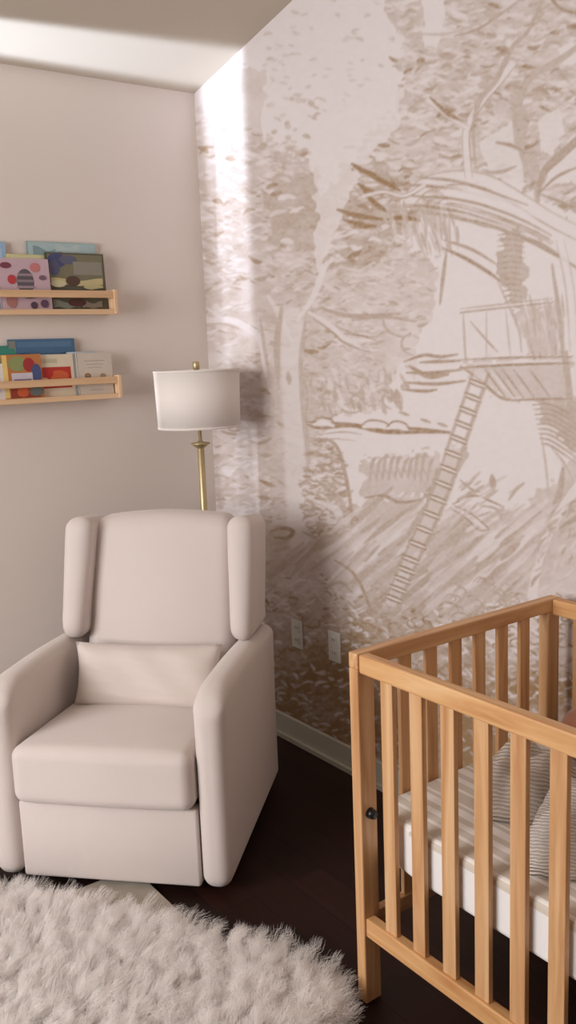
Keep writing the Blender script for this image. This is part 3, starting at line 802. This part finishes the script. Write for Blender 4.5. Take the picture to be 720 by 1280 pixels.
def ribbed(name, base, light, freq=90):
    m = bpy.data.materials.new(name); m.use_nodes = True
    nt = m.node_tree; n = nt.nodes; l = nt.links; b = n['Principled BSDF']
    tc = n.new('ShaderNodeTexCoord'); w = n.new('ShaderNodeTexWave'); w.inputs['Scale'].default_value = freq/20; w.inputs['Distortion'].default_value = 3; w.inputs['Detail'].default_value = 2
    w.bands_direction = 'Z'; w.inputs['Scale'].default_value = freq*.42
    mp = n.new('ShaderNodeMapping'); mp.inputs['Rotation'].default_value = (.5, .35, 0)
    l.new(tc.outputs['Object'], mp.inputs['Vector']); l.new(mp.outputs[0], w.inputs['Vector'])
    mx = n.new('ShaderNodeMix'); mx.data_type = 'RGBA'; mx.inputs[6].default_value = base; mx.inputs[7].default_value = light
    l.new(w.outputs['Fac'], mx.inputs[0]); l.new(mx.outputs[2], b.inputs['Base Color'])
    bp = n.new('ShaderNodeBump'); bp.inputs['Strength'].default_value = .8; bp.inputs['Distance'].default_value = .004; l.new(w.outputs['Fac'], bp.inputs['Height']); l.new(bp.outputs[0], b.inputs['Normal'])
    b.inputs['Roughness'].default_value = .95
    return m
def crumpled(name, cx, cy, hx, hy, h, rot, m, label, cat, seed):
    rnd = random.Random(seed); ph = [rnd.uniform(0, 6) for _ in range(8)]
    bm = bmesh.new(); N = 60; g = {}
    for s in (1, 0):
        for i in range(N+1):
            for j in range(N+1):
                a, b = 2*i/N-1, 2*j/N-1
                # square to disc with a wobbly outline
                px = a*math.sqrt(1-b*b/2); py = b*math.sqrt(1-a*a/2); r = math.hypot(px, py); t = math.atan2(py, px)
                k = 1+.10*math.sin(2*t+ph[0])+.06*math.sin(5*t+ph[1])
                fold = .5+.5*math.sin(6*px+3*py*math.sin(2*px+ph[2])+ph[3])
                fold2 = .5+.5*math.sin(11*py-5*px+ph[4])
                z = h*(1-r**2.6)**.6*(.66+.22*fold+.12*fold2) if r < 1 else 0
                edge = i in (0, N) or j in (0, N)
                if s == 0:
                    g[(0, i, j)] = g[(1, i, j)] if edge else bm.verts.new((px*hx*k*.97, py*hy*k*.97, 0))
                else: g[(1, i, j)] = bm.verts.new((px*hx*k, py*hy*k, 0 if edge else max(z, .004)))
    for s in (1, 0):
        for i in range(N):
            for j in range(N):
                q = [g[(s, i, j)], g[(s, i+1, j)], g[(s, i+1, j+1)], g[(s, i, j+1)]]
                try: bm.faces.new(q)
                except Exception: pass
    o = obj(name, bm, m, None, True); o.location = (cx, cy, .4925); o.rotation_euler = (0, 0, rot)
    tag(o, label, cat)
M_knit = ribbed('ribbed_knit', lin(178, 163, 147), lin(218, 208, 199), 90)
M_knit2 = ribbed('knit_cream', lin(194, 181, 168), lin(236, 229, 224), 120)
crumpled('knit_blanket', 2.030, -.44, .088, .145, .15, 0, M_knit, 'crumpled beige ribbed knit blanket on the crib mattress, nearest the crib\'s left end', 'blanket', 3)
crumpled('muslin_blanket', 2.225, -.515, .086, .150, .15, 0, M_knit2, 'crumpled cream ribbed blanket in the crib, right of the beige knit one', 'blanket', 5)
M_toy = mat('brown_plush', lin(160, 104, 78), .95, noise=(60, .15), bump=(200, .5), sheen=.4)
t_ = puff('brown_cushion', .062, .070, .070, M_toy, e=2.4); t_.location = (2.003, -.172, .563)
tag(t_, 'rounded brown cushion inside the crib, partly hidden behind its front rail', 'cushion')

# ------------------------------------------------------------------ rugs
M_flat = mat('flatweave', lin(178, 168, 156), .95, noise=(30, .08), bump=(250, .5))
def flat_rug():
    bm = bmesh.new(); v = bx(bm, .95, 1.70, -1.95, -.925, .001, .009); bevel(bm, .003, 2)
    o = obj('flat_rug', bm, M_flat)
    tag(o, 'pale grey flat rug, corner showing beneath the armchair front', 'rug')
flat_rug()
FURC = lin(255, 252, 250)
def fur_mat():
    m = bpy.data.materials.new('white_fur'); m.use_nodes = True
    nt = m.node_tree; n = nt.nodes; l = nt.links; b = n['Principled BSDF']
    b.inputs['Base Color'].default_value = FURC; b.inputs['Roughness'].default_value = .9; b.inputs['Specular IOR Level'].default_value = .1
    b.inputs['Sheen Weight'].default_value = .2
    tr = n.new('ShaderNodeBsdfTranslucent'); tr.inputs[0].default_value = FURC
    mx = n.new('ShaderNodeMixShader'); mx.inputs[0].default_value = .65
    l.new(b.outputs[0], mx.inputs[1]); l.new(tr.outputs[0], mx.inputs[2]); l.new(mx.outputs[0], n['Material Output'].inputs[0])
    return m
def shag():
    pts = [(1.885,-.95),(1.83,-.86),(1.73,-.825),(1.62,-.84),(1.50,-.905),(1.36,-.985),(1.20,-1.06),(1.05,-1.17),(.93,-1.25),(.80,-1.36),(.66,-1.46),(.60,-1.60),(.68,-1.80),(.85,-2.0),(1.1,-2.15),(1.4,-2.2),(1.7,-2.1),(1.9,-1.85),(1.95,-1.5),(1.94,-1.17)]
    q = np.array(pts+pts[:3]); sp = []
    for i in range(1, len(q)-2):
        for t in (0, .33, .66):
            a, b, c, d = q[i-1], q[i], q[i+1], q[i+2]; sp.append(.5*((2*b)+(c-a)*t+(2*a-5*b+4*c-d)*t*t+(3*b-a-3*c+d)*t**3))
    bm = bmesh.new(); c = np.array((1.33, -1.5))
    rings = []
    for k, s in enumerate((1, .985, .9, .75, .6, .45, .3, .15)):
        rings.append([bm.verts.new((*(c+(p-c)*s), (.010, .016, .022, .023, .023, .023, .023, .023)[k])) for p in sp])
    bot = [bm.verts.new((p[0], p[1], .0095)) for p in sp]; n = len(sp)
    top = []
    for a, b in zip(rings, rings[1:]):
        for i in range(n): top.append(bm.faces.new((a[i], a[(i+1) % n], b[(i+1) % n], b[i])))
    top.append(bm.faces.new(rings[-1])); bm.faces.new(bot)
    for i in range(n): bm.faces.new((bot[i], bot[(i+1) % n], rings[0][(i+1) % n], rings[0][i]))
    o = obj('shag_rug', bm, fur_mat(), None, True)
    vg = o.vertex_groups.new(name='fur')
    vg.add([v.index for v in o.data.vertices if v.co.z > .0097], 1, 'REPLACE')
    md = o.modifiers.new('fur', 'PARTICLE_SYSTEM'); ps = md.particle_system; st = ps.settings
    st.type = 'HAIR'; st.count = 11000; st.hair_length = .038; st.hair_step = 4; st.use_advanced_hair = True
    st.emit_from = 'FACE'; st.distribution = 'RAND'; st.use_even_distribution = True
    st.normal_factor = .010; st.factor_random = .013; st.tangent_factor = 0
    st.object_align_factor = (.006, .008, 0)
    ps.vertex_group_density = 'fur'; ps.seed = 3
    st.child_type = 'INTERPOLATED'; st.rendered_child_count = 22; st.child_percent = 1 if hasattr(st, 'child_percent') else 0
    st.clump_factor = .35; st.clump_shape = -.1; st.child_length = 1
    st.roughness_1 = .012; st.roughness_1_size = .3; st.roughness_endpoint = .012; st.roughness_2 = .01
    st.root_radius = 1.0; st.tip_radius = .25; st.radius_scale = .0013
    st.display_step = 3; st.render_step = 4
    tag(o, 'white shaggy faux fur rug on the dark floor in front of the armchair', 'rug')
    return o
shag()

# ------------------------------------------------------------------ world & view
w = bpy.data.worlds.new('world'); scene.world = w; w.use_nodes = True
w.node_tree.nodes['Background'].inputs[0].default_value = (.75, .83, 1, 1); w.node_tree.nodes['Background'].inputs[1].default_value = .6
scene.view_settings.view_transform = 'Standard'; scene.view_settings.look = 'None'
scene.view_settings.exposure = .10; scene.view_settings.gamma = 1; scene.view_settings.use_curve_mapping = False
